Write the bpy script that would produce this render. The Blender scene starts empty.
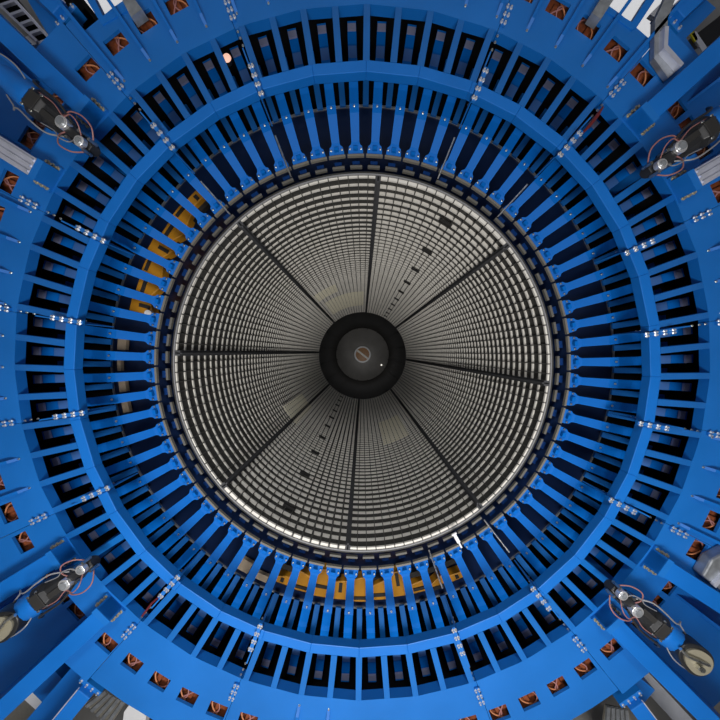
import bpy, bmesh, math, random
from mathutils import Vector, Matrix

random.seed(7)
SC = bpy.context.scene
COL = SC.collection
PI = math.pi
ZA = 6.2                      # height of the drum axis above the hall floor
F, PX, PY = 300.0, 362.5, 366.6
TH = math.atan(.048)
CAM = Vector((0, 0, ZA + .214))
R_ = math.radians


def P(r, a, y):
    """machine polar: radius, clockwise degrees from the top, depth along the axis"""
    return Vector((r * math.sin(R_(a)), y, ZA + r * math.cos(R_(a))))


def at(u, v, y):
    """point of the hall that lies at depth y on the sight line of a spot in the photograph"""
    c, s = math.cos(TH), math.sin(TH)
    a = (u - PX) / F
    b = -(v - PY) / F
    t = y / (c + b * s)
    return Vector((a * t, y, CAM.z + (b * c - s) * t))


# ------------------------------------------------------------------ materials
MATS = {}


def mat(name, col, rough=.5, metal=0., spec=.5, noise=0., nscale=6., emit=None, estr=0., bump=0., coat=0.):
    m = bpy.data.materials.new(name)
    m.use_nodes = True
    nt = m.node_tree
    b = nt.nodes['Principled BSDF']
    b.inputs['Base Color'].default_value = (*col, 1)
    b.inputs['Roughness'].default_value = rough
    b.inputs['Metallic'].default_value = metal
    b.inputs['Specular IOR Level'].default_value = spec
    b.inputs['Coat Weight'].default_value = coat
    if noise or bump:
        tc = nt.nodes.new('ShaderNodeTexCoord')
        n = nt.nodes.new('ShaderNodeTexNoise')
        n.inputs['Scale'].default_value = nscale
        n.inputs['Detail'].default_value = 5
        nt.links.new(tc.outputs['Object'], n.inputs['Vector'])
        if noise:
            r = nt.nodes.new('ShaderNodeMapRange')
            r.inputs['From Min'].default_value = .3
            r.inputs['From Max'].default_value = .7
            r.inputs['To Min'].default_value = 1 - noise
            r.inputs['To Max'].default_value = 1 + noise
            mx = nt.nodes.new('ShaderNodeMix')
            mx.data_type = 'RGBA'
            mx.blend_type = 'MULTIPLY'
            mx.inputs['Factor'].default_value = 1
            mx.inputs['A'].default_value = (*col, 1)
            nt.links.new(n.outputs['Fac'], r.inputs['Value'])
            nt.links.new(r.outputs['Result'], mx.inputs['B'])
            nt.links.new(mx.outputs['Result'], b.inputs['Base Color'])
            r2 = nt.nodes.new('ShaderNodeMapRange')
            r2.inputs['To Min'].default_value = max(.05, rough - .12)
            r2.inputs['To Max'].default_value = min(1, rough + .12)
            nt.links.new(n.outputs['Fac'], r2.inputs['Value'])
            nt.links.new(r2.outputs['Result'], b.inputs['Roughness'])
        if bump:
            bp = nt.nodes.new('ShaderNodeBump')
            bp.inputs['Strength'].default_value = bump
            bp.inputs['Distance'].default_value = .01
            nt.links.new(n.outputs['Fac'], bp.inputs['Height'])
            nt.links.new(bp.outputs['Normal'], b.inputs['Normal'])
    if emit:
        b.inputs['Emission Color'].default_value = (*emit, 1)
        b.inputs['Emission Strength'].default_value = estr
    MATS[name] = m
    return m


BLUE = mat('blue_paint', (.005, .135, .47), .42, spec=.5, noise=.10, nscale=1.3)
FINGB = mat('blue_paint_fingers', (.0005, .128, .50), .5, spec=.12, noise=.06, nscale=2.0)
BLUE2 = mat('blue_paint_glossy', (.002, .135, .50), .48, spec=.4, noise=.07, nscale=2.0)
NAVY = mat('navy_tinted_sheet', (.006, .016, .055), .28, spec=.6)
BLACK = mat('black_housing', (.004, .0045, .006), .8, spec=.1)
STEEL = mat('zinc_steel', (.62, .62, .58), .3, metal=1., noise=.15, nscale=30)
CHROME = mat('polished_steel', (.85, .85, .85), .28, metal=.75)
BRASS = mat('yellow_zinc_washer', (.50, .46, .34), .4, metal=.6)
ALU = mat('aluminium', (.62, .64, .74), .38, metal=.5, noise=.08, nscale=9)
GALV = mat('galvanised_sheet', (.36, .38, .40), .45, metal=.7, noise=.2, nscale=14)
FIN = mat('pale_shelf', (.76, .73, .66), .55, spec=.3, noise=.06, nscale=3)
LINER = mat('dark_liner', (.045, .044, .041), .6, spec=.3, noise=.15, nscale=4)
DIVID = mat('dark_divider', (.085, .083, .077), .55, spec=.3)
SPAR = mat('grey_spar', (.075, .076, .08), .75, spec=.12, noise=.1)
RIM = mat('pale_grey_rim', (.24, .24, .245), .4, spec=.4)
LITPATCH = mat('pale_light_patch', (.85, .80, .62), .5, spec=.4)  # colour of the light patches painted into the drum
DARK = mat('dark_grey_steel', (.026, .025, .024), .55, spec=.3, noise=.15, nscale=2)
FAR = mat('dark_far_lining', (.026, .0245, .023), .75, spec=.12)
HUBG = mat('charcoal_end_plate', (.27, .26, .245), .6, spec=.35, noise=.12, nscale=1.2)
BRONZE = mat('bronze_brown', (.34, .17, .06), .45, spec=.4, noise=.2, nscale=8)
PAD2 = mat('grey_beige_pad', (.13, .125, .11), .6)
BEIGE = mat('beige_pad', (.17, .16, .135), .6, noise=.12, nscale=20)
COPPER = mat('copper_brown', (.17, .045, .016), .5, spec=.4, noise=.35, nscale=22)
WIRE = mat('orange_brown_wire', (.50, .19, .08), .45)
WIREP = mat('pinkish_cable', (.30, .13, .12), .5)
WIREG = mat('pale_grey_cable', (.22, .22, .23), .45)
GRAPH = mat('charcoal_casting', (.017, .0175, .019), .40, spec=.45, noise=.2, nscale=10)
YELLOW = mat('yellow_paint', (.52, .23, .012), .45, spec=.45, noise=.1, nscale=6)
STICK = mat('yellow_sticker', (.75, .65, .03), .5)
GREYP = mat('light_grey_paint', (.36, .37, .39), .5, noise=.1)
ENDM = mat('blue_grey_block', (.22, .24, .36), .45)
SHEEN = mat('slate_blue_sheen', (.055, .165, .46), .5)  # reflection on the finger arms, painted as a paler blue
CLAMP = mat('deep_blue_clamp', (.003, .035, .16), .4)
WHITE = mat('white_sheet', (.78, .78, .78), .5)
RED = mat('red_hose', (.14, .016, .014), .45)
TAN = mat('tan_board', (.34, .27, .19), .65, noise=.15)
CONC = mat('grey_floor', (.34, .33, .31), .7, noise=.15, nscale=.8)
WALLM = mat('pale_wall', (.55, .55, .55), .8, noise=.04, nscale=.6)
CEILM = mat('pale_ceiling', (.45, .46, .48), .8)
LAMPM = mat('lit_lamp_diffuser', (.9, .9, .9), .5, emit=(.96, .97, 1.0), estr=.62)
LENSM = mat('lit_lens', (.9, .9, .9), .4, emit=(1, .95, .85), estr=1.2)


# ------------------------------------------------------------------ mesh builder
class MB:
    def __init__(self):
        self.v = []
        self.f = []

    def add(self, vs, fs):
        n = len(self.v)
        self.v += [Vector(p) for p in vs]
        self.f += [tuple(i + n for i in f) for f in fs]
        return self

    def hexa(self, b, t):
        """two quads b and t (4 points each, same order)"""
        return self.loft([b, t])

    def loft(self, rings, cap=True, close=False):
        n = len(rings[0])
        vs = [p for r in rings for p in r]
        fs = []
        m = len(rings)
        for i in range(m if close else m - 1):
            a, b = i * n, ((i + 1) % m) * n
            for k in range(n):
                k2 = (k + 1) % n
                fs.append((a + k, a + k2, b + k2, b + k))
        if cap and not close:
            fs.append(tuple(range(n))[::-1])
            fs.append(tuple(range((m - 1) * n, m * n)))
        return self.add(vs, fs)

    def slab(self, pts, d):
        """extrude a planar outline by the vector d"""
        d = Vector(d)
        return self.loft([[Vector(p) for p in pts], [Vector(p) + d for p in pts]])

    def box(self, c, hx, hy, hz, M=None):
        c = Vector(c)
        pts = []
        for sz in (-1, 1):
            for sx, sy in ((-1, -1), (1, -1), (1, 1), (-1, 1)):
                q = Vector((sx * hx, sy * hy, sz * hz))
                if M:
                    q = M @ q
                pts.append(c + q)
        return self.loft([pts[:4], pts[4:]])

    def bar(self, p, q, w, d, up=(0, 1, 0)):
        """box from p to q, w wide across, d thick along 'up'"""
        p, q = Vector(p), Vector(q)
        t = (q - p).normalized()
        u = Vector(up)
        u = (u - t * u.dot(t)).normalized()
        s = t.cross(u)
        r = lambda o: [o + s * w / 2 + u * d / 2, o - s * w / 2 + u * d / 2, o - s * w / 2 - u * d / 2, o + s * w / 2 - u * d / 2]
        return self.loft([r(p), r(q)])

    def tube(self, pts, rad, n=8, cap=True):
        pts = [Vector(p) for p in pts]
        rings = []
        up = None
        for i, p in enumerate(pts):
            t = (pts[min(i + 1, len(pts) - 1)] - pts[max(i - 1, 0)]).normalized()
            if up is None:
                up = t.orthogonal().normalized()
            else:
                up = (up - t * up.dot(t)).normalized()
            s = t.cross(up)
            rr = rad[i] if isinstance(rad, (list, tuple)) else rad
            rings.append([p + (up * math.cos(2 * PI * k / n) + s * math.sin(2 * PI * k / n)) * rr for k in range(n)])
        return self.loft(rings, cap)

    def arcbox(self, r0, r1, a0, a1, y0, y1, n=1):
        rings = []
        for i in range(n + 1):
            a = a0 + (a1 - a0) * i / n
            rings.append([P(r0, a, y0), P(r1, a, y0), P(r1, a, y1), P(r0, a, y1)])
        return self.loft(rings)

    def revolve(self, prof, n=144, closed_prof=False):
        """profile of (r, y) turned about the drum axis"""
        rings = [[P(r, 360 * i / n, y) for r, y in prof] for i in range(n)]
        m = len(prof)
        vs = [p for r in rings for p in r]
        fs = []
        for i in range(n):
            a, b = i * m, ((i + 1) % n) * m
            for k in range(m if closed_prof else m - 1):
                k2 = (k + 1) % m
                fs.append((a + k, b + k, b + k2, a + k2))
        return self.add(vs, fs)

    def build(self, name, material, parent=None, origin=None, smooth=False, bevel=0.):
        me = bpy.data.meshes.new(name)
        o = Vector(origin) if origin is not None else (parent_loc(parent) if parent else Vector((0, 0, 0)))
        M = parent.matrix_world.inverted() if (parent and origin is None) else Matrix.Translation(-o)
        me.from_pydata([M @ p for p in self.v], [], self.f)
        bm = bmesh.new()
        bm.from_mesh(me)
        bmesh.ops.recalc_face_normals(bm, faces=bm.faces)
        bm.to_mesh(me)
        bm.free()
        if smooth:
            for p in me.polygons:
                p.use_smooth = True
            try:
                me.set_sharp_from_angle(angle=R_(38))
            except Exception:
                pass
        me.materials.append(material)
        ob = bpy.data.objects.new(name, me)
        COL.objects.link(ob)
        if parent:
            ob.parent = parent
            if origin is not None:
                ob.location = (0, 0, 0)
        else:
            ob.location = o
        if bevel:
            bv = ob.modifiers.new('bevel', 'BEVEL')
            bv.width = bevel
            bv.segments = 2
            bv.limit_method = 'ANGLE'
        return ob


def parent_loc(p):
    return p.matrix_world.translation.copy()


def tag(o, label, cat, group=None):
    o['label'] = label
    o['category'] = cat
    if group:
        o['group'] = group
    return o


def thing(name, label, cat, loc, ang=0., group=None):
    o = bpy.data.objects.new(name, None)
    o.empty_display_size = .1
    COL.objects.link(o)
    o.location = loc
    o.rotation_euler = (0, R_(ang), 0)
    o.matrix_world = Matrix.Translation(loc) @ Matrix.Rotation(R_(ang), 4, 'Y')
    tag(o, label, cat, group)
    return o


def structure(o):
    o['kind'] = 'structure'
    return o


def copy_tree(o, parent=None):
    c = o.copy()
    COL.objects.link(c)
    if parent:
        c.parent = parent
    for ch in o.children:
        copy_tree(ch, c)
    return c


HOURS = ['twelve', 'one', 'two', 'three', 'four', 'five', 'six', 'seven', 'eight', 'nine', 'ten', 'eleven']
PAST = {0: "%s o'clock", 5: 'five past %s', 10: 'ten past %s', 15: 'quarter past %s', 20: 'twenty past %s', 25: 'twenty-five past %s', 30: 'half past %s'}
TO = {35: 'twenty-five to %s', 40: 'twenty to %s', 45: 'quarter to %s', 50: 'ten to %s', 55: 'five to %s'}


def clock(a):
    """where the hour hand of a clock would point, in words"""
    m = int(round((a % 360) * 2 / 5 - .15)) * 5 % 720
    h, mm = m // 60, m % 60
    return PAST[mm] % HOURS[h] if mm in PAST else TO[mm] % HOURS[(h + 1) % 12]


# local frame of a radial thing: x tangential (clockwise), y depth, z outward
def L(x, y, z):
    return Vector((x, y, z))


# ------------------------------------------------------------------ the hall
def hall():
    x0, x1, y0, y1, zt = -14., 14., -16., 34., 15.
    m = MB().box((0, (y0 + y1) / 2, -.1), (x1 - x0) / 2, (y1 - y0) / 2, .1)
    structure(m.build('floor', CONC))
    m = MB().box((0, (y0 + y1) / 2, zt + .1), (x1 - x0) / 2, (y1 - y0) / 2, .1)
    structure(m.build('ceiling', CEILM))
    structure(MB().box((x0 - .1, (y0 + y1) / 2, zt / 2), .1, (y1 - y0) / 2, zt / 2).build('wall_left', WALLM))
    structure(MB().box((x1 + .1, (y0 + y1) / 2, zt / 2), .1, (y1 - y0) / 2, zt / 2).build('wall_right', WALLM))
    structure(MB().box((0, y1 + .1, zt / 2), (x1 - x0) / 2, .1, zt / 2).build('wall_back', WALLM))
    structure(MB().box((0, y0 - .1, zt / 2), (x1 - x0) / 2, .1, zt / 2).build('wall_front', WALLM))


hall()

# ------------------------------------------------------------------ ring frame segments
SEAMS = [21.6, 41.6, 65.0, 81.8, 99.8, 116.6, 141.2, 159.9, 201.5, 221.6, 245.2, 261.4, 279.7, 296.6, 319.4, 339.6]
BEAMS = [(47.8, 'A'), (59.8, 'B'), (122.9, 'A'), (135.1, 'B'), (226.9, 'B'), (238.7, 'A'), (302.0, 'B'), (313.6, 'A')]
CORN = [(47.8, 59.8), (122.9, 135.1), (226.9, 238.7), (302.0, 313.6)]
YR = 4.40                     # back panel of the corner recesses
YP = 3.32                     # front of the face plate
RV = 3.85                     # corner radius of its 36-sided inner edge
V0 = .7                       # first corner / spoke angle


def poly36(rv, a):
    k = (a - V0 - 5) / 10
    mid = round(k) * 10 + 5 + V0
    return rv * math.cos(R_(5)) / math.cos(R_(a - mid))


def rout(a):
    a %= 360
    if 320.5 < a < 331 or 30 < a < 40.6:
        return 4.63
    if 319.4 < a < 320.5 or 40.6 < a < 41.6:
        return 4.80
    if 296.6 < a < 319.4 or 41.6 <= a < 65 or 117 < a < 141.2 or 221.6 < a < 245.2:
        return 4.85
    if 90 < a < 270:
        return 4.78
    return 4.78


def in_recess(a):
    a %= 360
    for b0, b1 in CORN:
        if b0 + .9 < a < b1 - .9:
            return True
    return False


WIN = [3.2 + 5 * k - (.36 if k == 63 else 0) for k in range(72)]
WR0, WR1, WH = 4.245, 4.425, .108


def win_visible(a, r=4.335, y=YP):
    p = P(r, a, y) - CAM
    c, s = math.cos(TH), math.sin(TH)
    f = p.y * c - p.z * s
    u = PX + F * p.x / f
    v = PY - F * (p.y * s + p.z * c) / f
    return -22 < u < 742 and -22 < v < 742


# --- shared bolt mesh (axis towards the camera side, -Y)
def bolt_mesh(name, rad, h, material):
    m = MB()
    n = 6
    m.loft([[Vector((rad * 1.45 * math.cos(2 * PI * k / 12), 0, rad * 1.45 * math.sin(2 * PI * k / 12))) for k in range(12)],
            [Vector((rad * 1.45 * math.cos(2 * PI * k / 12), -h * .3, rad * 1.45 * math.sin(2 * PI * k / 12))) for k in range(12)]])
    m.loft([[Vector((rad * math.cos(2 * PI * k / n), -h * .3, rad * math.sin(2 * PI * k / n))) for k in range(n)],
            [Vector((rad * math.cos(2 * PI * k / n), -h, rad * math.sin(2 * PI * k / n))) for k in range(n)]])
    me = bpy.data.meshes.new(name)
    me.from_pydata(m.v, [], m.f)
    bm = bmesh.new()
    bm.from_mesh(me)
    bmesh.ops.recalc_face_normals(bm, faces=bm.faces)
    bm.to_mesh(me)
    bm.free()
    me.materials.append(material)
    return me


BOLT = bolt_mesh('bolt', .0105, .026, CHROME)
BOLTB = bolt_mesh('bolt', .015, .026, BRASS)
BOLTS = bolt_mesh('bolt', .0085, .014, STEEL)


def put_bolt(p, parent, mesh=None, name='bolt'):
    o = bpy.data.objects.new(name, mesh or BOLT)
    COL.objects.link(o)
    o.parent = parent
    o.location = parent.matrix_world.inverted() @ p
    return o


def plate_cell(m, a0, a1, holes=True, rec=False):
    """face plate over one angular cell, with a square window hole in its middle"""
    am = (a0 + a1) / 2
    y0, y1 = YP, YP + .03
    ro = (lambda a: 4.26) if rec else (lambda a: max(rout(am), 4.6))
    w = None
    if holes and not rec:
        for k in WIN:
            if a0 - 1e-6 < (k - WA) and (k + WA) < a1 + 1e-6 and win_visible(k):
                w = k
    if w is None:
        n = max(1, int(round((a1 - a0) / 2.5)))
        for i in range(n):
            b0, b1 = a0 + (a1 - a0) * i / n, a0 + (a1 - a0) * (i + 1) / n
            m.hexa([P(poly36(RV, b0), b0, y0), P(ro(b0), b0, y0), P(ro(b1), b1, y0), P(poly36(RV, b1), b1, y0)],
                   [P(poly36(RV, b0), b0, y1), P(ro(b0), b0, y1), P(ro(b1), b1, y1), P(poly36(RV, b1), b1, y1)])
    else:
        # local rectangle hole
        ca, sa = math.cos(R_(w)), math.sin(R_(w))

        def W(x, z, y):
            return Vector((x * ca + z * sa, y, ZA - x * sa + z * ca))
        hole = [W(-WH, WR0, 0), W(-WH, WR1, 0), W(WH, WR1, 0), W(WH, WR0, 0)]
        out = [P(poly36(RV, a0), a0, 0), P(ro(a0), a0, 0), P(ro(a1), a1, 0), P(poly36(RV, a1), a1, 0)]
        for i in range(4):
            j = (i + 1) % 4
            q = [out[i], out[j], hole[j], hole[i]]
            m.hexa([Vector((p.x, y0, p.z)) for p in q], [Vector((p.x, y1, p.z)) for p in q])


WA = math.degrees(math.atan(WH / WR0)) + .05


def cuts(s0, s1):
    """angles where the plate is cut into cells: seam ends, spokes, beam edges, cutout edges"""
    xs = {round(s0, 3), round(s1, 3)}
    k = math.ceil((s0 - V0) / 5)
    while V0 + 5 * k < s1:
        xs.add(round(V0 + 5 * k, 3))
        k += 1
    for b0, b1 in CORN:
        for e in (b0 + .9, b1 - .9):
            for q in (e, e + 360):
                if s0 < q < s1:
                    xs.add(round(q, 3))
    for e in (320.5, 331., 30., 40.6):
        for q in (e,):
            if s0 < q < s1:
                xs.add(round(q, 3))
    xs = sorted(xs)
    out = [xs[0]]
    for x in xs[1:]:
        if x - out[-1] > .15:
            out.append(x)
    out[-1] = xs[-1]
    return out


REC = []
for i, s in enumerate(SEAMS):
    s0 = s
    s1 = SEAMS[(i + 1) % len(SEAMS)]
    if s1 < s0:
        s0 -= 360
    am = (s0 + s1) / 2
    corner = any(s0 < b0 < s1 or s0 < b0 - 360 < s1 for b0, b1 in CORN)
    wide = (s1 - s0) > 30
    extra = ('short ' if (s1 - s0) < 17.9 else 'wide ' if wide else '')
    what = 'behind a robot arm' if corner else 'with spokes'
    seg = thing('frame_segment', '%sblue ring segment %s, at %s by the hour hand' % (extra, what, clock(am)),
                'machine frame', P(3.5, am, YP), 0, 'bolted blue segments of the ring frame')
    g = .035
    cs = cuts(s0 + g, s1 - g)
    m = MB()
    rec = MB()
    for a0, a1 in zip(cs[:-1], cs[1:]):
        r = in_recess((a0 + a1) / 2)
        plate_cell(m, a0, a1, True, r)
    # thicker welded band along the inner edge
    n = max(2, int((s1 - s0) / 2.5))
    for j in range(n):
        b0, b1 = s0 + g + (s1 - s0 - 2 * g) * j / n, s0 + g + (s1 - s0 - 2 * g) * (j + 1) / n
        m.hexa([P(poly36(RV, b0), b0, YP - .008), P(poly36(RV + .13, b0), b0, YP - .008), P(poly36(RV + .13, b1), b1, YP - .008), P(poly36(RV, b1), b1, YP - .008)],
               [P(poly36(RV, b0), b0, YP), P(poly36(RV + .13, b0), b0, YP), P(poly36(RV + .13, b1), b1, YP), P(poly36(RV, b1), b1, YP)])
    m.build('face_plate', BLUE, seg)
    # inner edge wall: facets between corners
    vs = [s0 + g] + [V0 + 10 * k for k in range(-40, 80) if s0 + g < V0 + 10 * k < s1 - g] + [s1 - g]
    m = MB()
    mr = MB()
    for b0, b1 in zip(vs[:-1], vs[1:]):
        q = lambda rr, y, b: P(poly36(rr, b), b, y)
        m.loft([[q(RV, YP + .03, b), q(RV + .02, YP + .03, b), q(RV + .02, YP + .10, b), q(RV, YP + .10, b)] for b in (b0, b1)])
        mr.loft([[q(2.967, 3.08, b), q(3.078, 3.08, b), q(3.078, 3.18, b), q(2.967, 3.18, b)] for b in (b0, b1)])
    m.build('edge_wall', BLUE, seg)
    mr.build('ring_rail', BLUE2, seg, bevel=.006)
    # spokes
    k = math.ceil((s0 - V0) / 5)
    while V0 + 5 * k < s1:
        a = V0 + 5 * k
        k += 1
        if a - s0 < .35 or s1 - a < .35:
            continue
        m = MB()
        m.bar(P(3.07, a, 3.135), P(poly36(RV, a) + .01, a, YP + .04), .066, .085)
        m.build('spoke', BLUE, seg)
    # stiffener ribs on the face plate, away from the beams and windows
    if not corner:
        k = math.ceil((s0 - V0) / 5)
        while V0 + 5 * k < s1:
            a = V0 + 5 * k
            k += 1
            if a - s0 < .8 or s1 - a < .8:
                continue
            aa = a % 360
            if 93 < aa < 262 and not (182 < aa < 192 or 100 < aa < 117 or 246 < aa < 259):
                continue
            long_rib = 320 < aa < 332 or 29 < aa < 41
            m = MB()
            r1 = 5.4 if long_rib else 4.62
            h = .06
            m.loft([[P(3.985, a, YP - .002) + Vector((0, 0, 0)) + t for t in tt] for tt in ()]) if False else None
            ca, sa = math.cos(R_(a)), math.sin(R_(a))
            tx = Vector((ca, 0, -sa)) * .016
            A0, A1, B1 = P(3.985, a, YP), P(4.06, a, YP - h), P(r1, a, YP - h)
            B0 = P(r1, a, YP)
            m.loft([[A0 - tx, A1 - tx, B1 - tx, B0 - tx], [A0 + tx, A1 + tx, B1 + tx, B0 + tx]])
            m.build('stiffener_rib', BLUE2, seg)
            if not long_rib or True:
                put_bolt(P(3.975, a, YP - .006), seg, BOLTS)
    if corner:
        b0, b1 = [c for c in CORN if s0 < c[0] < s1 or s0 < c[0] - 360 < s1][0]
        if b0 > s1:
            b0 -= 360
            b1 -= 360
        e0, e1 = b0 + .9, b1 - .9
        rr = MB()
        cells = [e0, (e0 + e1) / 2 - 1.7, (e0 + e1) / 2 + 1.7, e1]
        REC += [((u0 + u1) / 2) % 360 for u0, u1 in zip(cells[:-1], cells[1:])]
        # recessed back panel built as cells with holes at the windows
        sc = YR / YP
        for a0, a1 in zip(cells[:-1], cells[1:]):
            k0 = [(a0 + a1) / 2]
            ri, ro2 = 4.24, 7.6
            if not k0:
                rr.hexa([P(ri, a0, YR), P(ro2, a0, YR), P(ro2, a1, YR), P(ri, a1, YR)],
                        [P(ri, a0, YR + .03), P(ro2, a0, YR + .03), P(ro2, a1, YR + .03), P(ri, a1, YR + .03)])
                continue
            w = k0[0]
            ca, sa = math.cos(R_(w)), math.sin(R_(w))
            W = lambda x, z: Vector((x * ca + z * sa, 0, ZA - x * sa + z * ca))
            wh = WH * 1.2
            hole = [W(-wh, WR0 * sc), W(-wh, WR0 * sc + .22), W(wh, WR0 * sc + .22), W(wh, WR0 * sc)]
            out = [P(ri, a0, 0), P(ro2, a0, 0), P(ro2, a1, 0), P(ri, a1, 0)]
            for ii in range(4):
                jj = (ii + 1) % 4
                q = [out[ii], out[jj], hole[jj], hole[ii]]
                rr.hexa([Vector((p.x, YR, p.z)) for p in q], [Vector((p.x, YR + .03, p.z)) for p in q])
        # side and end walls of the recess
        rr.arcbox(4.24, 4.26, e0, e1, YP + .03, YR + .03, 6)
        rr.arcbox(4.24, 7.6, e0 - .2, e0, YP + .03, YR + .03)
        rr.arcbox(4.24, 7.6, e1, e1 + .2, YP + .03, YR + .03)
        rr.build('recess_panel', BLUE, seg)
        # gusset plates standing in the recess
        for gg, (ra, rb) in enumerate(((5.9, 6.5), (6.4, 7.0))):
            a = b0 + (3.0 if (am % 360) < 180 else 8.8) + gg * .3
            m = MB()
            m.loft([[P(ra, a, YR), P(ra + .2, a, YR - .5), P(rb, a, YR - .5), P(rb, a, YR)],
                    [P(ra, a + .3, YR), P(ra + .2, a + .3, YR - .5), P(rb, a + .3, YR - .5), P(rb, a + .3, YR)]])
            m.build('gusset', BLUE, seg)
    # seam flange at the start of the segment, with its bolts
    MB().arcbox(2.88, 3.22, s0 + .14, s0 + .86, 3.055, 3.08).build('ring_flange', BLUE, seg)
    MB().arcbox(3.90, 4.10, s0 + .05, s0 + .60, YP - .03, YP - .008).build('plate_flange', BLUE, seg)
    MB().arcbox(2.98, 3.50, s0 + .05, s0 + .28, 3.18, 3.56).build('inner_flange', BLUE, seg)
    for r in (2.905, 2.995, 3.085, 3.175):
        for da in (-.28, .28):
            put_bolt(P(r, s0 + .5 + da * .95, 3.055), seg)
    for r in (3.92, 4.0, 4.08):
        for da in (-.25, .25):
            put_bolt(P(r, s0 + .32 + da * 1.1, YP - .03), seg)
    for r in (3.68, 3.76, 3.83):
        put_bolt(P(r, s0 + .3, YP + .02), seg, BOLTS)
    for j in range(7):
        put_bolt(P(3.44 + .02 * (j % 2), s0 + .1 + .3 * (j % 2), 3.56 + .0 * j) + (P(1, s0, 0) - P(0, s0, 0)) * (-.09 * j / 3), seg, BOLTS)

# ------------------------------------------------------------------ rear structure behind the fingers
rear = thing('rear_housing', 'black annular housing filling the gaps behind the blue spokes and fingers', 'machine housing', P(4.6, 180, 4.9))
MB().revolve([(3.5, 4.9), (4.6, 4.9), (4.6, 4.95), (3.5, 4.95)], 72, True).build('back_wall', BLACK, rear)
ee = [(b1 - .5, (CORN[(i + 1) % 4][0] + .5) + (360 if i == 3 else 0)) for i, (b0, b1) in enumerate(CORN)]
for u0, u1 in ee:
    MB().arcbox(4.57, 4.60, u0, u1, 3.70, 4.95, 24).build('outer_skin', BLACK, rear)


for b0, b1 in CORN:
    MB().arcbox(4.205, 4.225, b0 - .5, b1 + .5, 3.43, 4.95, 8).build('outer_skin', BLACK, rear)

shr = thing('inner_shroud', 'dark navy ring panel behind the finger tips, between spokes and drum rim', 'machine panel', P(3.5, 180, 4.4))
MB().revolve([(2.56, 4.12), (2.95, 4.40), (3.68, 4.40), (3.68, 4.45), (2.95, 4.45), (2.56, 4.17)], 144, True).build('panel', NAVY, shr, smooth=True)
MB().revolve([(3.665, 4.385), (3.69, 4.385), (3.69, 4.40), (3.665, 4.40)], 72, True).build('edge_trim', GALV, shr)
for k in range(72):
    a = V0 + 5 * k
    m = MB()
    m.bar(P(3.60, a, 4.30), P(4.3, a, 4.24), .078, .03)
    # small diagonal gussets beside the rib
    m.build('rib', BLUE, shr)
for k in range(72):
    a = 3.2 + 5 * k
    MB().arcbox(2.615, 2.645, a - 1.7, a + 1.7, 4.02, 4.06, 1).build('pad', PAD2, shr)
    MB().arcbox(2.66, 2.72, a - 1.0, a + 1.0, 4.06, 4.10, 1).build('clamp', CLAMP, shr)

# ------------------------------------------------------------------ radial fingers


def make_finger(a):
    t = thing('radial_finger', 'blue steel finger around the drum, where an hour hand points at %s' % clock(a), 'machine finger',
              P(3.1, a, 3.66), a, 'blue fingers around the drum')
    o = Vector((0, 3.66, 3.1))
    prof = [(4.19, 3.80), (3.97, 3.86), (3.95, 3.83), (3.74, 3.80), (3.73, 3.76), (3.56, 3.745), (3.41, 3.71), (3.395, 3.685), (3.33, 3.69), (3.10, 3.66)]

    def strip(pf, w, th=.02):
        m = MB()
        rings = []
        for i, (r, y) in enumerate(pf):
            hw = w[i] if isinstance(w, list) else w
            rings.append([L(-hw, y, r) - o, L(hw, y, r) - o, L(hw, y + th, r) - o, L(-hw, y + th, r) - o])
        m.loft(rings)
        return m

    def b(m, name, ma, **k):
        ob = m.build(name, ma, None, **k)
        ob.parent = t
        ob.location = (0, 0, 0)
        return ob
    b(strip(prof, .053), 'arm', FINGB)
    b(strip([(3.12, 3.648), (3.03, 3.668), (2.86, 3.80), (2.80, 3.85)], [.055, .054, .050, .049]), 'blade', FINGB)
    # flared foot with rounded ears
    m = MB()
    m.loft([[L(x * w, y, r) - o for x, y in ((-1, yy), (1, yy), (1, yy + .025), (-1, yy + .025))]
            for r, w, yy in ((2.815, .049, 3.838), (2.79, .058, 3.85), (2.775, .082, 3.86), (2.74, .092, 3.885), (2.70, .092, 3.905))])
    m.box(L(0, 3.85, 2.745) - o, .028, .02, .02)
    fo = b(m, 'foot', FINGB)
    m = MB()
    m.box(L(0, 3.90, 2.685) - o, .104, .02, .013)
    b(m, 'pad', BEIGE)
    m = MB()
    m.box(L(0, 3.79, 4.11) - o, .05, .012, .036)
    b(m, 'end_block', ENDM)
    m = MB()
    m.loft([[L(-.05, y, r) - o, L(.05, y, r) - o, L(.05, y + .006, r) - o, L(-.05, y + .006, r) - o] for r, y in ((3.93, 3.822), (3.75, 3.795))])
    b(m, 'sheen_plate', SHEEN)  # thin plate coloured as the sheen on the arm bend
    for x, y, z, ms in ((0, 3.645, 3.085, BOLTS), (-.07, 3.865, 2.745, BOLTS), (.07, 3.865, 2.745, BOLTS)):
        q = bpy.data.objects.new('bolt', ms)
        COL.objects.link(q)
        q.parent = t
        q.location = L(x, y, z) - o
    return t


f0 = make_finger(3.2)
for k in range(1, 72):
    a = 3.2 + 5 * k
    c = copy_tree(f0)
    c.location = P(3.1, a, 3.66)
    c.rotation_euler = (0, R_(a), 0)
    c['label'] = 'blue steel finger around the drum, where an hour hand points at %s' % clock(a)

# thin dark guide rods at the seams, from the shroud to the drum rim
for a in SEAMS:
    if 22 < a < 60 or a > 300 or 130 < a < 170 or a < 22:
        m = MB()
        m.tube([P(2.56, a, 3.86), P(2.92, a, 3.62)], .011, 8)
        o = m.build('guide_rod', STEEL, None, origin=P(2.7, a, 3.75), smooth=True)
        tag(o, 'steel rod over the finger tips, at %s by the hour hand' % clock(a), 'rod', 'guide rods at the seams')

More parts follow.
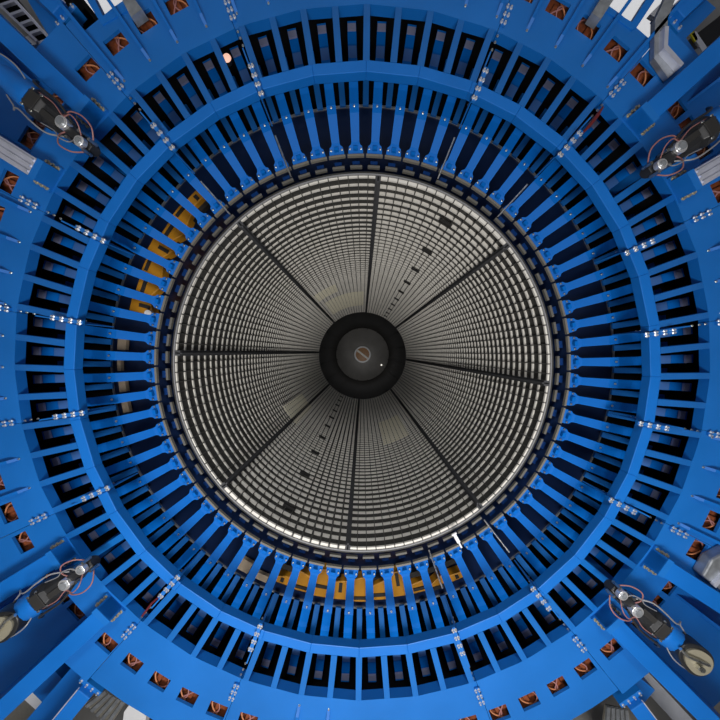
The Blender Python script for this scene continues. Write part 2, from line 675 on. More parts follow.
# ------------------------------------------------------------------ the drum
YD0, YD1, YE = 4.0, 4.0 * 4.27, 4.0 * 7.1
RD = 2.5
drum = thing('storage_drum', 'long hollow grey drum lined with pale ring shelves, in the middle of the blue ring', 'drum', P(RD, 180, YD0))
NR = 72
PITCH = (YD1 - YD0) / NR


def sector(a):
    return int(((a - 4.7) % 360) // 45)


FH = [.040, .024, .021, .029, .040, .016, .014, .020]   # shelf height per 45 degree bay, clockwise from the top spar
for s in range(8):
    a0 = 4.7 + 45 * s
    m = MB()
    m.arcbox(RD, RD + .05, a0, a0 + 45, YD0, YD1, 15)
    wp = m.build('wall_panel', LINER, drum, smooth=True)
    for j in range(1, 15):
        a = a0 + 3 * j
        w = .006 if not (s == 4 and j < 7) else .013
        dh = FH[s] + .006
        ym = YD0 + PITCH * 40
        m = MB()
        ca, sa = math.cos(R_(a)), math.sin(R_(a))
        tx = Vector((ca, 0, -sa)) * w
        pts = [P(RD + .001, a, YD0 - .012), P(RD - dh, a, YD0 - .012), P(RD - .052, a, ym), P(RD - .052, a, YD1), P(RD + .001, a, YD1)]
        ws = (1, 1, 1.5, 2.0, 2.0)
        m.loft([[p - tx * q for p, q in zip(pts, ws)], [p + tx * q for p, q in zip(pts, ws)]])
        d = m.build('divider', DIVID, None, origin=P(RD, 180, YD0))
        d.parent = wp
        d.location = (0, 0, 0)
for i in range(NR):
    y = YD0 + PITCH * i
    m = MB()
    grow = min(1., (i / 40) ** 1.15)
    for s in range(8):
        a0 = 4.7 + 45 * s
        h = FH[s] + (.046 - FH[s]) * grow
        m.arcbox(RD - h, RD + .002, a0 + .7, a0 + 44.3, y, y + .03, 15)
    m.build('ring_shelf', FIN, drum)
for s in range(8):
    a = 4.7 + 45 * s
    m = MB()
    ca, sa = math.cos(R_(a)), math.sin(R_(a))
    w = .036
    tx = Vector((ca, 0, -sa))
    for x0, x1, h in ((-w, w, .062), (-.008, .008, .09)):
        pts = [P(RD + .001, a, YD0 - .005), P(RD - h, a, YD0 - .005), P(RD - h, a, YD1 - .01), P(RD + .001, a, YD1 - .01)]
        ws = (1, 1, 1.5, 1.5)
        m.loft([[p + tx * x0 * q for p, q in zip(pts, ws)], [p + tx * x1 * q for p, q in zip(pts, ws)]])
    m.build('spar', SPAR, drum)
MB().revolve([(RD + .002, YD0 - .02), (RD + .018, YD0 - .02), (RD + .018, YD0 + .02), (RD + .002, YD0 + .02)], 180, True).build('front_rim', RIM, drum, smooth=True)
MB().revolve([(RD + .05, YD0 + .05), (RD + .08, YD0 + .05), (RD + .08, YE), (RD + .05, YE)], 96, True).build('outer_skin', DARK, drum, smooth=True)
# access rungs in two opposite rows
for base in (30.0, 207.5):
    for i in range(3, 72, 7):
        y = YD0 + PITCH * i - .05
        m = MB()
        m.arcbox(RD - .075, RD - .028, base - 2.4, base + 2.4, y, y + .05, 2)
        m.build('rung', DARK, drum)
# patches of light on the drum wall, put in as paler strips
for a0, a1, i0, i1 in ((148, 166, 24, 39), (325, 361, 40, 58), (226, 240, 22, 36), (322, 340, 30, 36)):
    m = MB()
    for i in range(i0, i1):
        y = YD0 + PITCH * i
        m.arcbox(RD - .066, RD - .03, a0, a1, y - .012, y, 8)
    m.build('light_patch', LITPATCH, drum)
# dark far section with end plate and a round bronze port
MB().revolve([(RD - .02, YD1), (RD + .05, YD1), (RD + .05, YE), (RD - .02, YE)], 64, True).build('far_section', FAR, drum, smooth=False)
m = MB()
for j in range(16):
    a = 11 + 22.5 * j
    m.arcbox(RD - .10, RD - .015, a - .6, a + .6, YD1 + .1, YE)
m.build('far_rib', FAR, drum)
m = MB()
m.loft([[P(RD, 360 * i / 64, YE) for i in range(64)], [P(RD, 360 * i / 64, YE + .1) for i in range(64)]])
m.build('end_plate', HUBG, drum)
MB().revolve([(RD - .12, YE - .08), (RD, YE - .08), (RD, YE), (RD - .12, YE)], 64, True).build('end_ring', HUBG, drum)
m = MB()
m.loft([[P(.68, 360 * i / 40, YE - .06) for i in range(40)], [P(.68, 360 * i / 40, YE) for i in range(40)]])
port = m.build('port', BRONZE, drum)
m = MB().revolve([(.64, YE - .12), (.78, YE - .12), (.78, YE), (.64, YE)], 40, True)
pr = m.build('port_rim', WHITE, None, origin=P(RD, 180, YD0))
pr.parent = port
pr.location = (0, 0, 0)
m = MB().bar(P(.62, 308, YE - .1), P(.62, 128, YE - .1), .17, .06)
pb = m.build('port_bar', FIN, None, origin=P(RD, 180, YD0))
pb.parent = port
pb.location = (0, 0, 0)
m = MB()
c = P(2.05, 119, YE - .02)
m.loft([[c + Vector((.07 * math.cos(2 * PI * i / 12), yy, .07 * math.sin(2 * PI * i / 12))) for i in range(12)] for yy in (0, -.06)])
m.build('lamp_lens', LENSM, drum)

# ------------------------------------------------------------------ copper windings in the plate windows
g0 = None


def make_coil(a, seedn, y=YP):
    rnd = random.Random(seedn)
    sc = y / YP
    rc = 4.335 * sc
    return P(rc, a, y + .16), rnd


coil_variants = []


def coil_variant(v):
    rnd = random.Random(100 + v)
    t = thing('copper_winding', '', 'winding', Vector((0, 0, 0)), 0)
    # tray
    m = MB()
    m.box(L(0, .12, .16), .185, .01, .27)
    m.build('tray', BLACK, t)
    m = MB()
    y0 = -.03
    e = .02 * rnd.random()
    m.loft([[L(-.13, y0, .02 + e), L(.12, y0, -.01 + e), L(.12, y0, .20), L(-.13, y0, .21)],
            [L(-.13, .10, .0), L(.12, .10, .0), L(.12, .10, .25), L(-.13, .10, .25)]])
    x = rnd.uniform(-.07, .03)
    m.loft([[L(x, -.06, .0), L(x + .06, -.06, .01), L(x + .06, -.06, .13), L(x, -.06, .12)],
            [L(x, -.02, .0), L(x + .06, -.02, .0), L(x + .06, -.02, .15), L(x, -.02, .15)]])
    m.build('core', COPPER, t, bevel=.008)
    for j in range(2 + v % 2):
        x = rnd.uniform(-.07, .07)
        pts = []
        for q in range(9):
            u = q / 8
            pts.append(L(x + .06 * math.sin(u * PI * 1.2 + j) * (1 if j % 2 else -1), -.05 - .03 * math.sin(u * PI), -.03 + .21 * u))
        MB().tube(pts, .008, 6).build('lead_wire', WIRE if j % 2 else WIREP, t, smooth=True)
    return t


vars_ = [coil_variant(v) for v in range(4)]
used = [False] * 4
cnt = 0
def cell_ok(a):
    if any(abs((a - e + 180) % 360 - 180) < WA - .06 for e in SEAMS):
        return False
    return all(abs((a - b + d + 180) % 360 - 180) >= WA - .05 for b0, b1 in CORN for b, d in ((b0, -.9), (b1, .9)))


for a, rec in [(w, False) for w in WIN if not in_recess(w) and cell_ok(w)] + [(w, True) for w in REC]:
    y = YR if rec else YP
    if not win_visible(a):
        continue
    sc = y / YP
    v = cnt % 4
    cnt += 1
    c = vars_[v] if not used[v] else copy_tree(vars_[v])
    used[v] = True
    c.location = P(4.335 * sc, a, y + .14)
    c.rotation_euler = (0, R_(a), 0)
    where = 'recessed window between beams' if rec else 'square plate window'
    tag(c, 'copper winding in a %s, at %s by the hour hand' % (where, clock(a)), 'winding', 'copper windings in the square windows')

# ------------------------------------------------------------------ radial beams at the corners
CNAME = {0: 'upper right', 1: 'lower right', 2: 'lower left', 3: 'upper left'}
for b, kind in BEAMS:
    q = 0 if b < 90 else 1 if b < 180 else 2 if b < 270 else 3
    alu = b in (59.8, 302.0)
    t = thing('radial_beam', '%s beam in the %s corner, %s the robot arm' % (
        'silvery grooved' if alu else 'blue painted', CNAME[q], 'above' if (kind == 'A') == (q in (0, 3)) and q in (0, 3) or (kind == 'A' and q in (1, 2)) else 'below'), 'beam', P(3.9, b, YP), b, 'radial beams at the corners')
    m = MB()
    r0 = 3.93 if alu else 3.86
    p0, p1 = P(r0, b, YP - .10), P(6.1, b, YP - .10)
    m.bar(p0, p1, .19, .185)
    body = m.build('beam_body', ALU if alu else BLUE2, t, bevel=.008)
    if alu:
        for d in (-.06, 0, .06):
            ca, sa = math.cos(R_(b)), math.sin(R_(b))
            tx = Vector((ca, 0, -sa)) * d
            MB().bar(P(3.95, b, YP - .20) + tx, P(6.1, b, YP - .20) + tx, .022, .02).build('rail', ALU, t)
    m = MB()
    m.bar(P(3.86, b, YP - .10), P(3.935, b, YP - .10), .21, .19)
    m.build('end_cap', BLUE, t)
    m = MB()
    for sgn in (-1, 1):
        m.arcbox(3.86, 4.06, b + sgn * 1.75 - .42, b + sgn * 1.75 + .42, YP - .035, YP - .008)
    m.build('foot_lug', BLUE, t)
    for sgn in (-1, 1):
        for r in (3.89, 3.95, 4.01):
            put_bolt(P(r, b + sgn * 1.75, YP - .035), t, BOLTB)

# ------------------------------------------------------------------ robot arms between the beams


def make_robot(a, which, base_disc, flip):
    t = thing('robot_arm', 'charcoal robot arm with silver joints and loose cables between the %s corner beams' % which,
              'robot', P(4.4, a, YR), a)
    s = flip
    O = Vector((0, YR, 4.4))

    def b(m, name, ma, par=None, **k):
        o = m.build(name, ma, None, **k)
        o.parent = par or t
        o.location = (0, 0, 0)
        return o
    ZM = [(3.0, 2.95), (3.43, 3.31), (3.53, 3.38), (3.78, 3.62), (4.33, 4.08), (4.62, 4.22), (4.80, 4.48), (5.2, 4.86)]

    def V(x, y, z):
        for (u0, w0), (u1, w1) in zip(ZM[:-1], ZM[1:]):
            if u0 <= z <= u1:
                z = w0 + (w1 - w0) * (z - u0) / (u1 - u0)
                break
        return L(x * .86, y + .02, z) - O


    def ring(y, z, rx, ry, n=14):
        return [V(rx * math.cos(2 * PI * k / n), y + ry * math.sin(2 * PI * k / n), z) for k in range(n)]

    def disc(x, z, y0, y1, r, n=20):
        return [[V(x + r * math.cos(2 * PI * k / n), yy, z + r * math.sin(2 * PI * k / n)) for k in range(n)] for yy in (y0, y1)]
    # pedestal on the recess panel
    m = MB()
    m.loft(disc(0, 4.72, YR - .02, 3.10, .155))
    b(m, 'pedestal', BLUE, smooth=True, bevel=.01)
    m = MB()
    m.loft([ring(3.02, 4.80, .12, .12), ring(3.02, 4.62, .155, .15), ring(3.0, 4.34, .155, .15), ring(3.0, 4.30, .14, .14)])
    b(m, 'shoulder', BLUE2, smooth=True)
    # forearm casting, tapering towards the wrist
    m = MB()

    def sq(z, w, y0, y1, ch=.25):
        c = w * ch * 2
        h = (y1 - y0)
        return [V(-w + c, y0, z), V(w - c, y0, z), V(w, y0 + h * .25, z), V(w, y1 - h * .25, z), V(w - c, y1, z), V(-w + c, y1, z), V(-w, y1 - h * .25, z), V(-w, y0 + h * .25, z)]
    m.loft([sq(4.33, .14, 2.88, 3.15), sq(4.28, .15, 2.86, 3.16), sq(4.10, .145, 2.84, 3.12), sq(4.06, .115, 2.87, 3.10), sq(3.86, .105, 2.88, 3.08), sq(3.74, .085, 2.90, 3.06), sq(3.70, .06, 2.92, 3.04)])
    body = b(m, 'forearm', GRAPH, bevel=.006)
    m = MB()
    m.box(V(.0, 2.845, 4.17), .075, .012, .055)
    m.box(V(-.03, 2.87, 3.95), .03, .012, .09)
    b(m, 'cover', DARK, body, bevel=.004)
    for x, z in ((-.10, 4.25), (.10, 4.25), (-.10, 4.13), (.10, 4.13)):
        q = bpy.data.objects.new('screw', BOLTS)
        COL.objects.link(q)
        q.parent = body
        q.location = V(x, 2.86, z)
    m = MB()
    m.loft([sq(3.82, .055, 2.88, 3.02), sq(3.70, .07, 2.86, 3.03), sq(3.56, .065, 2.87, 3.02), sq(3.50, .07, 2.89, 3.00), sq(3.46, .05, 2.90, 3.0)])
    b(m, 'wrist', GRAPH, bevel=.005)
    m = MB()
    m.loft(disc(.02 * s, 3.78, 2.90, 2.835, .066))
    j1 = b(m, 'joint_cap', CHROME, smooth=True, bevel=.005)
    m = MB()
    m.loft(disc(.02 * s, 3.78, 2.835, 2.822, .04))
    b(m, 'joint_hub', GALV, j1, smooth=True)
    m = MB()
    m.loft(disc(-.015 * s, 3.53, 2.88, 2.83, .056))
    j2 = b(m, 'joint_cap', CHROME, smooth=True, bevel=.005)
    m = MB()
    m.loft(disc(-.015 * s, 3.53, 2.83, 2.818, .03))
    b(m, 'joint_hub', GALV, j2, smooth=True)
    for x, z in ((-.06, 3.44), (.065, 3.46), (.07, 3.60), (-.07, 3.66)):
        m = MB()
        m.loft(disc(x, z, 2.93, 2.84, .018, 10))
        b(m, 'connector', STEEL, smooth=True)
    # cable loops
    loops = [
        (WIREP, .0062, [(.05, 2.9, 3.46), (.17, 2.84, 3.50), (.21, 2.82, 3.62), (.17, 2.84, 3.76), (.09, 2.9, 3.88)]),
        (WIREP, .0062, [(-.05, 2.9, 3.46), (-.15, 2.84, 3.52), (-.18, 2.82, 3.64), (-.11, 2.85, 3.73), (-.04, 2.88, 3.74)]),
        (WIREG, .0075, [(-.07, 2.9, 3.72), (-.17, 2.84, 3.82), (-.18, 2.82, 4.0), (-.17, 2.86, 4.25), (-.22, 2.95, 4.5), (-.15, 3.0, 4.72)]),
        (GRAPH, .011, [(.08, 2.88, 3.72), (.16, 2.85, 3.95), (.155, 2.85, 4.25), (.19, 2.95, 4.45), (.12, 3.02, 4.66)]),
        (WIREP, .005, [(.03, 2.86, 3.56), (.12, 2.80, 3.60), (.14, 2.80, 3.70), (.08, 2.84, 3.80), (.12, 2.86, 4.0), (.10, 2.9, 4.3)]),
        (WIREG, .005, [(-.02, 2.86, 3.60), (-.09, 2.80, 3.56), (-.12, 2.80, 3.66), (-.10, 2.84, 3.78), (-.13, 2.88, 4.0)]),
        (WIREG, .006, [(.06, 3.0, 4.6), (.17, 2.9, 4.68), (.14, 2.9, 4.85), (0, 2.95, 4.95), (-.12, 3.0, 4.9)]),
    ]
    for ma, rad, pts in loops:
        pts = [Vector(p) for p in pts]
        sm = []
        for i in range(len(pts) - 1):
            p0, p1, p2, p3 = pts[max(i - 1, 0)], pts[i], pts[i + 1], pts[min(i + 2, len(pts) - 1)]
            for q in range(6):
                u = q / 6
                sm.append(.5 * ((2 * p1) + (p2 - p0) * u + (2 * p0 - 5 * p1 + 4 * p2 - p3) * u * u + (3 * p1 - p0 - 3 * p2 + p3) * u ** 3))
        sm.append(pts[-1])
        b(MB().tube([V(p.x * s, p.y, p.z) for p in sm], rad, 7), 'cable', ma, smooth=True)
    if base_disc:
        m = MB()
        m.loft(disc(0, 4.80, 3.02, 2.86, .17, 28))
        bd = b(m, 'turntable', GRAPH, smooth=True, bevel=.01)
        m = MB()
        m.loft(disc(0, 4.80, 2.86, 2.845, .135, 28))
        b(m, 'turntable_cap', BRASS, bd, smooth=True)
        m = MB()
        m.tube([V(-.05, 2.84, 4.86), V(-.02, 2.82, 4.76), V(.03, 2.82, 4.66), V(.02, 2.84, 4.58)], .016, 8)
        m.loft(disc(.04, 4.79, 2.845, 2.80, .03, 10))
        b(m, 'hose_fitting', STEEL, bd, smooth=True)
    return t


make_robot(309.8, 'upper left', False, 1)
make_robot(54.6, 'upper right', False, -1)
make_robot(235.0, 'lower left', True, -1)
make_robot(130.6, 'lower right', True, 1)

# ------------------------------------------------------------------ yellow machines behind the fingers


def yellow_robot(label, a_list, y, extra):
    am = sum(a_list) / len(a_list)
    t = thing('lifting_carriage', label, 'machine', P(3.25, am, y))
    rnd = random.Random(3 + int(am))
    MB().arcbox(3.14, 3.22, min(a_list) - 2, max(a_list) + 2, y + .08, y + .16, 14).build('rail', DARK, t)
    for i, a in enumerate(a_list):
        r0, r1 = extra[i]
        m = MB()
        n = 3
        pts = []
        sl = rnd.uniform(-.06, .06)
        m.loft([[P(r0 + sl, a - 1.9, y), P(r1, a - 1.9, y), P(r1, a + 1.9, y), P(r0 - sl, a + 1.9, y)],
                [P(r0 + sl, a - 1.9, y + .15), P(r1, a - 1.9, y + .15), P(r1, a + 1.9, y + .15), P(r0 - sl, a + 1.9, y + .15)]])
        h = m.build('housing', YELLOW, t, bevel=.012)
        m = MB()
        if i % 3 == 0:
            m.arcbox(r0 + .02, (r0 + r1) / 2 + .02, a - .45, a + .45, y - .012, y)
        elif i % 3 == 1:
            m.arcbox((r0 + r1) / 2 + .02, (r0 + r1) / 2 + .07, a - 1.85, a + 1.85, y - .012, y)
        else:
            m.arcbox(r1 - .09, r1 - .05, a - 1.6, a + 1.4, y - .02, y)
        s = m.build('slot', DARK, None, origin=P(3.25, am, y))
        s.parent = h
        s.location = (0, 0, 0)
    return t


ya = [V0 + 5 * k for k in range(31, 41)]
yellow_robot('yellow lifting machine seen in pieces between the fingers below the drum', ya, 4.22,
             [(3.30, 3.40), (3.28, 3.42), (3.24, 3.40), (3.02, 3.40), (3.16, 3.42), (3.08, 3.44), (3.14, 3.42), (3.0, 3.42), (3.12, 3.40), (3.26, 3.38)])
yl = [V0 + 5 * k for k in range(57, 64)]
yt = yellow_robot('yellow lifting machine seen in pieces between the fingers left of the drum', yl, 4.22,
                  [(3.06, 3.36), (3.05, 3.34), (3.08, 3.36), (3.10, 3.40), (3.10, 3.34), (3.14, 3.36), (3.2, 3.34)])
m = MB()
c = P(3.02, 284.2, 4.18)
m.loft([[c + Vector((.05 * math.cos(2 * PI * i / 20), yy, .05 * math.sin(2 * PI * i / 20))) for i in range(20)] for yy in (0, -.06)])
m.build('wheel', WHITE, yt, smooth=True)
for a, w in ((265.7, .10), (270.7, .05), (275.7, .12), (260.7, .09), (210.7, .18), (205.7, .10)):
    m = MB().arcbox(3.52 - w, 3.52, a - 1.6, a + 1.6, 4.3, 4.36)
    o = m.build('board_strip', TAN, None, origin=P(3.5, a, 4.33))
    tag(o, 'tan board in a gap between fingers, at %s by the hour hand' % clock(a), 'board', 'tan boards behind the fingers')

# small white clip and a red hose
c = at(458, 541, 3.84)
m = MB()
dr = (P(1, 151, 0) - P(0, 151, 0))
m.bar(c - dr * .10, c + dr * .02, .045, .02)
m.bar(c + dr * .02, c + dr * .10, .022, .02)
m.bar(c - dr * .12, c - dr * .10, .07, .02)
tag(m.build('white_clip', WHITE, None, origin=c), 'small bright white clip on the finger tips under the drum, right of centre', 'clip')
pts = [P(3.12, 42.2, 3.2), P(3.3, 42.5, 3.2), P(3.5, 42.6, 3.24), P(3.62, 42.4, 3.24), P(3.76, 42.2, 3.28)]
m = MB().tube(pts, [.007, .008, .018, .020, .010], 8)
tag(m.build('red_hose', RED, None, origin=pts[0], smooth=True), 'short dark red hose beside the bolted seam at upper right', 'hose')
m = MB().tube([P(3.1, 222.2, 3.14), P(3.3, 222.0, 3.2), P(3.5, 222.3, 3.22), P(3.75, 222.0, 3.28)], .011, 8)
tag(m.build('red_hose', RED, None, origin=P(3.1, 222, 3.15), smooth=True), 'thin dark red hose beside the bolted seam at lower left', 'hose')
c = P(4.02, 336.5, 3.74)
lamp = thing('work_lamp', 'small glowing warm lamp in a spoke gap at the upper left', 'lamp', c)
m = MB()
m.loft([[c + Vector((r * math.cos(2 * PI * i / 14), yy, r * math.sin(2 * PI * i / 14))) for i in range(14)] for r, yy in ((.03, .05), (.05, 0), (.055, -.02))])
m.build('lamp_body', DARK, lamp, smooth=True)
m = MB()
m.loft([[c + Vector((r * math.cos(2 * PI * i / 14), yy, r * math.sin(2 * PI * i / 14))) for i in range(14)] for r, yy in ((.05, -.02), (.045, -.035), (.02, -.045))])
m.build('lamp_glass', mat('warm_lit_glass', (.9, .6, .5), .3, emit=(1, .55, .4), estr=.9), lamp, smooth=True)


# ------------------------------------------------------------------ corner things beyond the ring
def poly(pts, y, d, name, ma, label=None, cat=None, parent=None, group=None, **k):
    ps = [at(u, v, y) for u, v in pts]
    for p in ps:
        p.z = max(p.z, .0)
    c = sum(ps, Vector()) / len(ps)
    m = MB().slab(ps, (0, d, 0))
    if parent:
        o = m.build(name, ma, parent, **k)
    else:
        o = m.build(name, ma, None, origin=c, **k)
    if label:
        tag(o, label, cat, group)
    return o


# outer struts
for nm, pts, dirv in (('lower left', (93, 683), (50, 735)), ('lower right', (628, 695), (668, 748)), ('upper left', (69, 20), (24, -22)), ('upper right', (668, 24), (715, -20))):
    p0, p1 = at(pts[0] if False else pts[0], pts[1], 3.42), at(dirv[0], dirv[1], 3.42)
    t = thing('outer_strut', 'blue box strut leaving the ring edge towards the %s corner of the photo' % nm, 'strut', p0, 0, 'outer struts')
    dr = (p1 - p0).normalized()
    e = p0 + dr * 3.3
    m = MB().bar(p0, e, .17, .24)
    m.build('strut_body', BLUE2, t, bevel=.008)
    side = dr.cross(Vector((0, 1, 0)))
    if (side.dot(p0 - Vector((0, p0.y, ZA)))) < 0:
        side = -side
    MB().bar(p0 + side * .09 + Vector((0, -.11, 0)), e + side * .09 + Vector((0, -.11, 0)), .012, .03).build('edge_highlight', ALU, t)  # light strip standing in for the highlight along the strut edge
    MB().bar(p0 - dr * .06, p0 + dr * .0, .30, .12).build('flange', BLUE, t)
    for j in (-.12, -.04, .04, .12):
        put_bolt(p0 - dr * .03 + side * j + Vector((0, -.06, 0)), t, BOLT)

# deep blue web plates next to the struts
poly([(72, 667), (90, 680), (46, 730), (18, 730)], 3.72, .05, 'web_plate', BLUE2, 'flat blue plate beside the lower left strut', 'plate', group='deep web plates')
poly([(618, 660), (655, 690), (640, 708), (600, 676)], 3.62, .5, 'web_plate', BLUE, 'dark blue deep plate beside the lower right strut', 'plate', group='deep web plates')
poly([(24, -6), (48, -6), (66, 20), (60, 42), (50, 38)], 3.62, .3, 'web_plate', BLUE, 'dark blue plate between ladder tray and strut at upper left', 'plate', group='deep web plates')
poly([(662, 42), (678, 22), (704, -2), (716, 8), (686, 38), (700, 58), (688, 70)], 3.62, .3, 'web_plate', BLUE, 'dark blue plate behind the bent bracket at upper right', 'plate', group='deep web plates')
poly([(-8, 18), (-8, 5), (30, 42), (22, 47)], 3.70, .1, 'web_plate', BLUE, 'narrow blue plate between ladder tray and beam at upper left', 'plate', group='deep web plates')
poly([(28, 688), (52, 668), (63, 680), (42, 702)], 4.2, .3, 'web_plate', BLUE2, 'bright blue cross plate under the lower left beam', 'plate', group='deep web plates')

# ladder type cable tray, upper left
t = thing('cable_ladder', 'aluminium ladder shaped cable tray in the upper left corner', 'cable tray', at(46, 44, 3.66))
A, B = at(46, 44, 3.66), at(-14, -24, 3.66)
A2, B2 = at(52, 39, 3.66), at(4, -26, 3.66)
for p, q in ((at(40, 44, 3.66), at(-22, -16, 3.66)), (at(51, 40, 3.66), at(-5, -22, 3.66))):
    MB().bar(p, q, .028, .07).build('side_rail', ALU, t)
MB().slab([at(41, 46, 3.71), at(-25, -18, 3.71), at(-2, -26, 3.71), at(52, 42, 3.71)], (0, .02, 0)).build('tray_bottom', BLACK, t)
for j in range(7):
    u = j / 6.4
    MB().bar(at(40, 44, 3.66).lerp(at(-22, -16, 3.66), u), at(51, 40, 3.66).lerp(at(-5, -22, 3.66), u), .03, .03).build('rung', ALU, t)
poly([(20, 40), (30, 34), (38, 44), (27, 46)], 3.72, .1, 'white_box', WHITE, 'small white box beside the foot of the ladder tray at upper left', 'box')
poly([(48, 38), (53, 40), (46, 48), (41, 50)], 3.60, .02, 'foil_tab', CHROME, 'bright metal tab at the foot of the ladder tray', 'tab')

# bent galvanised bracket, upper right
t = thing('bent_bracket', 'bent grey galvanised sheet bracket in the upper right corner', 'bracket', at(664, 60, 3.3))
ps = [(655, 20), (668, -8), (678, -8), (668, 18), (667, 44), (684, 64), (668, 78), (654, 58)]
MB().slab([at(u, v, YP - .06) for u, v in ps], (0, .05, 0)).build('sheet', GALV, t)
ps = [(665, 26), (669, 26), (668, 45), (684, 63), (681, 67), (664, 48)]
MB().slab([at(u, v, YP - .12) for u, v in ps], (0, .06, 0)).build('lip', ALU, t)
# grey ducts at the top edge
for nm, ps in (('upper left', [(118, -8), (129, -8), (142, 9), (131, 17)]), ('upper right', [(592, 13), (601, 19), (616, -4), (606, -10)])):
    poly(ps, YP - .10, .10, 'grey_duct', GALV, 'short grey sheet metal duct at the top edge, %s' % nm, 'duct', group='grey ducts')
# frames around the top cutouts, with lit ceiling panels beyond
for nm, ps in (('left', [(82, -8), (102, 25), (107, 22), (132, 8), (130, 3), (103, 16), (90, -10)]),
               ('right', [(600, 3), (602, 8), (632, 30), (637, 27), (660, -8), (651, -8), (632, 22)])):
    poly(ps, YP - .012, .10, 'opening_frame', BLUE2, 'blue edge frame around the bright opening at the top %s' % nm, 'frame')


def ceiling_light(x, y, w, d, lab):
    t = thing('ceiling_light', lab, 'light', Vector((x, y, 14.9)), 0, 'ceiling lights of the hall')
    MB().box((x, y, 14.93), w + .08, d + .08, .06).build('frame', ALU, t)
    MB().box((x, y, 14.85), w, d, .03).build('diffuser', LAMPM, t)


ceiling_light(-6.1, 7.9, 1.6, 1.9, 'bright white ceiling light seen through the opening at the top left')
ceiling_light(6.6, 8.2, 1.6, 1.9, 'bright white ceiling light seen through the opening at the top right')

# dark equipment glimpsed behind the upper corners
poly([(52, -8), (78, -8), (85, 8), (74, 18)], 3.95, .3, 'equipment_rack', BLACK, 'black equipment rack glimpsed behind the strut at upper left', 'rack')
t = thing('switch_box', 'grey switch box with a yellow sticker behind the upper right beam', 'switch box', at(705, 38, 3.9))
MB().slab([at(u, v, 3.85) for u, v in ((686, 42), (722, 14), (735, 30), (708, 54), (698, 58))], (0, .2, 0)).build('box_body', DARK, t)
MB().slab([at(u, v, 3.83) for u, v in ((692, 34), (696, 31), (709, 50), (704, 54))], (0, .02, 0)).build('white_strip', WHITE, t)
MB().slab([at(u, v, 3.83) for u, v in ((690, 33), (694, 31), (698, 39), (695, 42))], (0, .015, 0)).build('sticker', STICK, t)
MB().slab([at(u, v, 3.83) for u, v in ((694, 50), (700, 47), (703, 54), (698, 57))], (0, .015, 0)).build('panel', GALV, t)
t = thing('perforated_box', 'black perforated box with pale dots at the top right', 'box', at(685, 8, 3.9))
MB().slab([at(u, v, 3.9) for u, v in ((674, 10), (690, -10), (715, -10), (678, 18))], (0, .2, 0)).build('box_body', BLACK, t)
for u, v in ((682, 11), (687, 7), (692, 2), (683, 3), (688, -1)):
    c = at(u, v, 3.89)
    MB().loft([[c + Vector((.012 * math.cos(2 * PI * i / 10), yy, .012 * math.sin(2 * PI * i / 10))) for i in range(10)] for yy in (0, -.01)]).build('lamp_dot', STICK, t)
poly([(650, 14), (660, 4), (672, 2), (662, 8), (656, 18)], 3.9, .05, 'white_pipe', WHITE, 'short curved white pipe beside the bent bracket', 'pipe')

# lower left: crate, white board, grey corrugated sheets
poly([(0, 712), (21, 694), (40, 712), (40, 900), (0, 900)], 4.4, .4, 'grey_cabinet', BEIGE, 'grey cabinet end glimpsed under the lower left beam', 'cabinet')
poly([(19, 695), (28, 687), (44, 701), (44, 900), (38, 900), (37, 711)], 4.3, .05, 'white_board', WHITE, 'white board glimpsed under the lower left beam', 'board')


def corrugated(pts, y, lab):
    t = thing('corrugated_sheet', lab, 'sheet', at(*pts[0], y), 0, 'corrugated sheets')
    qs = [at(u, v, y) for u, v in pts]
    for q in qs:
        q.z = max(q.z, 0.)
    MB().slab(qs, (0, .03, 0)).build('sheet', BEIGE, t)
    (ax, ay), (bx, by), (cx, cy), (dx, dy) = pts
    for j in range(5):
        u = (j + .5) / 5
        p, q = at(ax + (dx - ax) * u, ay + (dy - ay) * u, y - .015), at(bx + (cx - bx) * u, by + (cy - by) * u, y - .015)
        MB().bar(p, q, .05, .03).build('rib', GALV, t)


corrugated([(50, 671), (61, 657), (76, 668), (61, 684)], 4.7, 'grey ribbed sheet glimpsed between lower left beam and strut')
corrugated([(84, 704), (104, 690), (126, 702), (110, 726)], 4.4, 'grey ribbed sheet glimpsed below the lower left strut flange')
poly([(124, 712), (130, 704), (146, 716), (146, 900), (124, 900)], 4.4, .1, 'white_crate', WHITE, 'white crate glimpsed at the bottom edge, lower left', 'crate')
corrugated([(596, 800), (606, 706), (628, 710), (640, 800)], 4.4, 'beige ribbed sheet glimpsed at the bottom edge, lower right')
for j, (pts, lab) in enumerate((([(636, 680), (648, 672), (768, 800), (758, 813)], 'upper of two grey steel girders in the lower right corner'),
                                ([(650, 668), (662, 662), (796, 800), (788, 808)], 'lower of two grey steel girders in the lower right corner'))):
    t = thing('grey_girder', lab, 'girder', at(*pts[0], 4.0), 0, 'grey girders')
    MB().slab([at(u, v, 4.0) for u, v in pts], (0, .03, 0)).build('flange', GREYP, t)
    q = [((pts[0][0] + pts[1][0]) / 2 - 1, (pts[0][1] + pts[1][1]) / 2), ((pts[0][0] + pts[1][0]) / 2 + 1, (pts[0][1] + pts[1][1]) / 2),
         ((pts[2][0] + pts[3][0]) / 2 + 1, (pts[2][1] + pts[3][1]) / 2), ((pts[2][0] + pts[3][0]) / 2 - 1, (pts[2][1] + pts[3][1]) / 2)]
    MB().slab([at(u, v, 4.03) for u, v in q], (0, .2, 0)).build('web', GREYP, t)
t = thing('junction_box', 'grey rounded junction box with a pale handle at the right edge', 'junction box', at(710, 580, 3.3))
MB().slab([at(u, v, YP - .12) for u, v in ((703, 576), (712, 560), (735, 548), (735, 590), (722, 592))], (0, .12, 0)).build('box_body', GALV, t, bevel=.02)
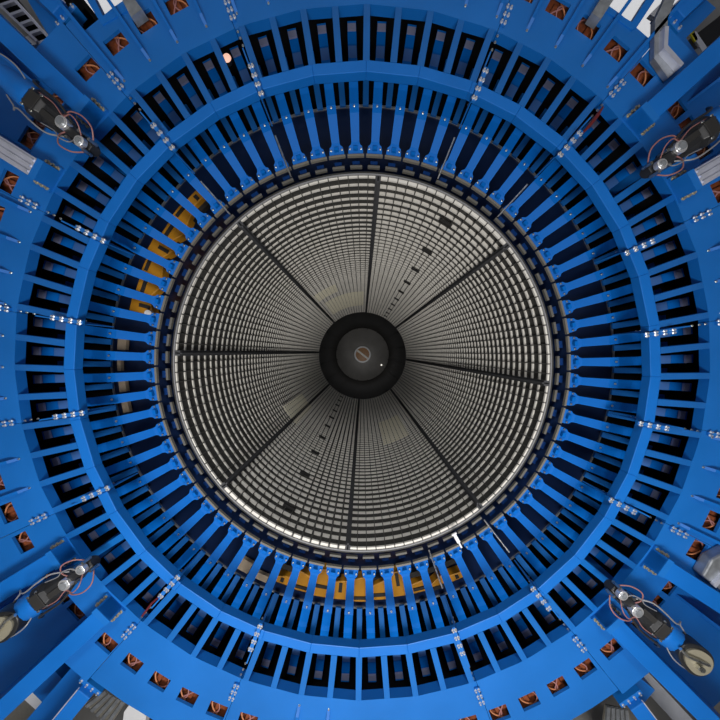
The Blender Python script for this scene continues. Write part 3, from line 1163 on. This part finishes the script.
MB().slab([at(u, v, YP - .15) for u, v in ((713, 585), (724, 574), (726, 578), (716, 588))], (0, .03, 0)).build('handle', ALU, t)

# ------------------------------------------------------------------ light


def area(name, loc, target, sx, sy, power, col=(1, 1, 1)):
    l = bpy.data.lights.new(name, 'AREA')
    l.shape = 'RECTANGLE'
    l.size, l.size_y = sx, sy
    l.energy = power
    l.color = col
    o = bpy.data.objects.new(name, l)
    COL.objects.link(o)
    o.location = loc
    o.rotation_euler = (Vector(target) - Vector(loc)).to_track_quat('-Z', 'Y').to_euler()
    return o


area('floodlight', (0, -3.2, 2.6), (0, 4, 6.0), 3.6, 1.2, 600, (1, .98, .96))
area('hall_lamp', (0, -9, 12.5), (0, 4, 6.0), 9, 3, 170, (.95, .97, 1))
area('wall_fill', (0, -10, 8), (0, -16, 6), 14, 3, 900, (1, .97, .98))  # added light on the front wall, to brighten reflections in the blue paint
sp = bpy.data.lights.new('fill_spot', 'SPOT')  # added spot that brightens the lower plates and arms
sp.energy = 1500
sp.spot_size = R_(62)
sp.spot_blend = .9
sp.shadow_soft_size = .5
so = bpy.data.objects.new('fill_spot', sp)
COL.objects.link(so)
so.location = (0, -3.5, 11)
so.rotation_euler = (Vector((0, 3.3, 2.6)) - so.location).to_track_quat('-Z', 'Y').to_euler()
pl = bpy.data.lights.new('port_lamp', 'POINT')
pl.energy = 30
pl.shadow_soft_size = .08
po = bpy.data.objects.new('port_lamp', pl)
COL.objects.link(po)
po.location = P(.4, 170, YE - 2.2)
w = bpy.data.worlds.new('World')
SC.world = w
w.use_nodes = True
w.node_tree.nodes['Background'].inputs[0].default_value = (.6, .7, .9, 1)
w.node_tree.nodes['Background'].inputs[1].default_value = .2

# ------------------------------------------------------------------ camera
cam = bpy.data.cameras.new('Camera')
cam.sensor_width = 36
cam.lens = F / 720 * 36
cam.shift_x = -(PX - 360) / 720
cam.shift_y = (PY - 360) / 720
cam.clip_end = 200
co = bpy.data.objects.new('Camera', cam)
COL.objects.link(co)
co.location = CAM
co.rotation_euler = (PI / 2 - TH, 0, 0)
SC.camera = co
vs = SC.view_settings
vs.view_transform = 'Standard'
vs.look = 'None'
vs.exposure = -.1
vs.gamma = 1
vs.use_curve_mapping = False
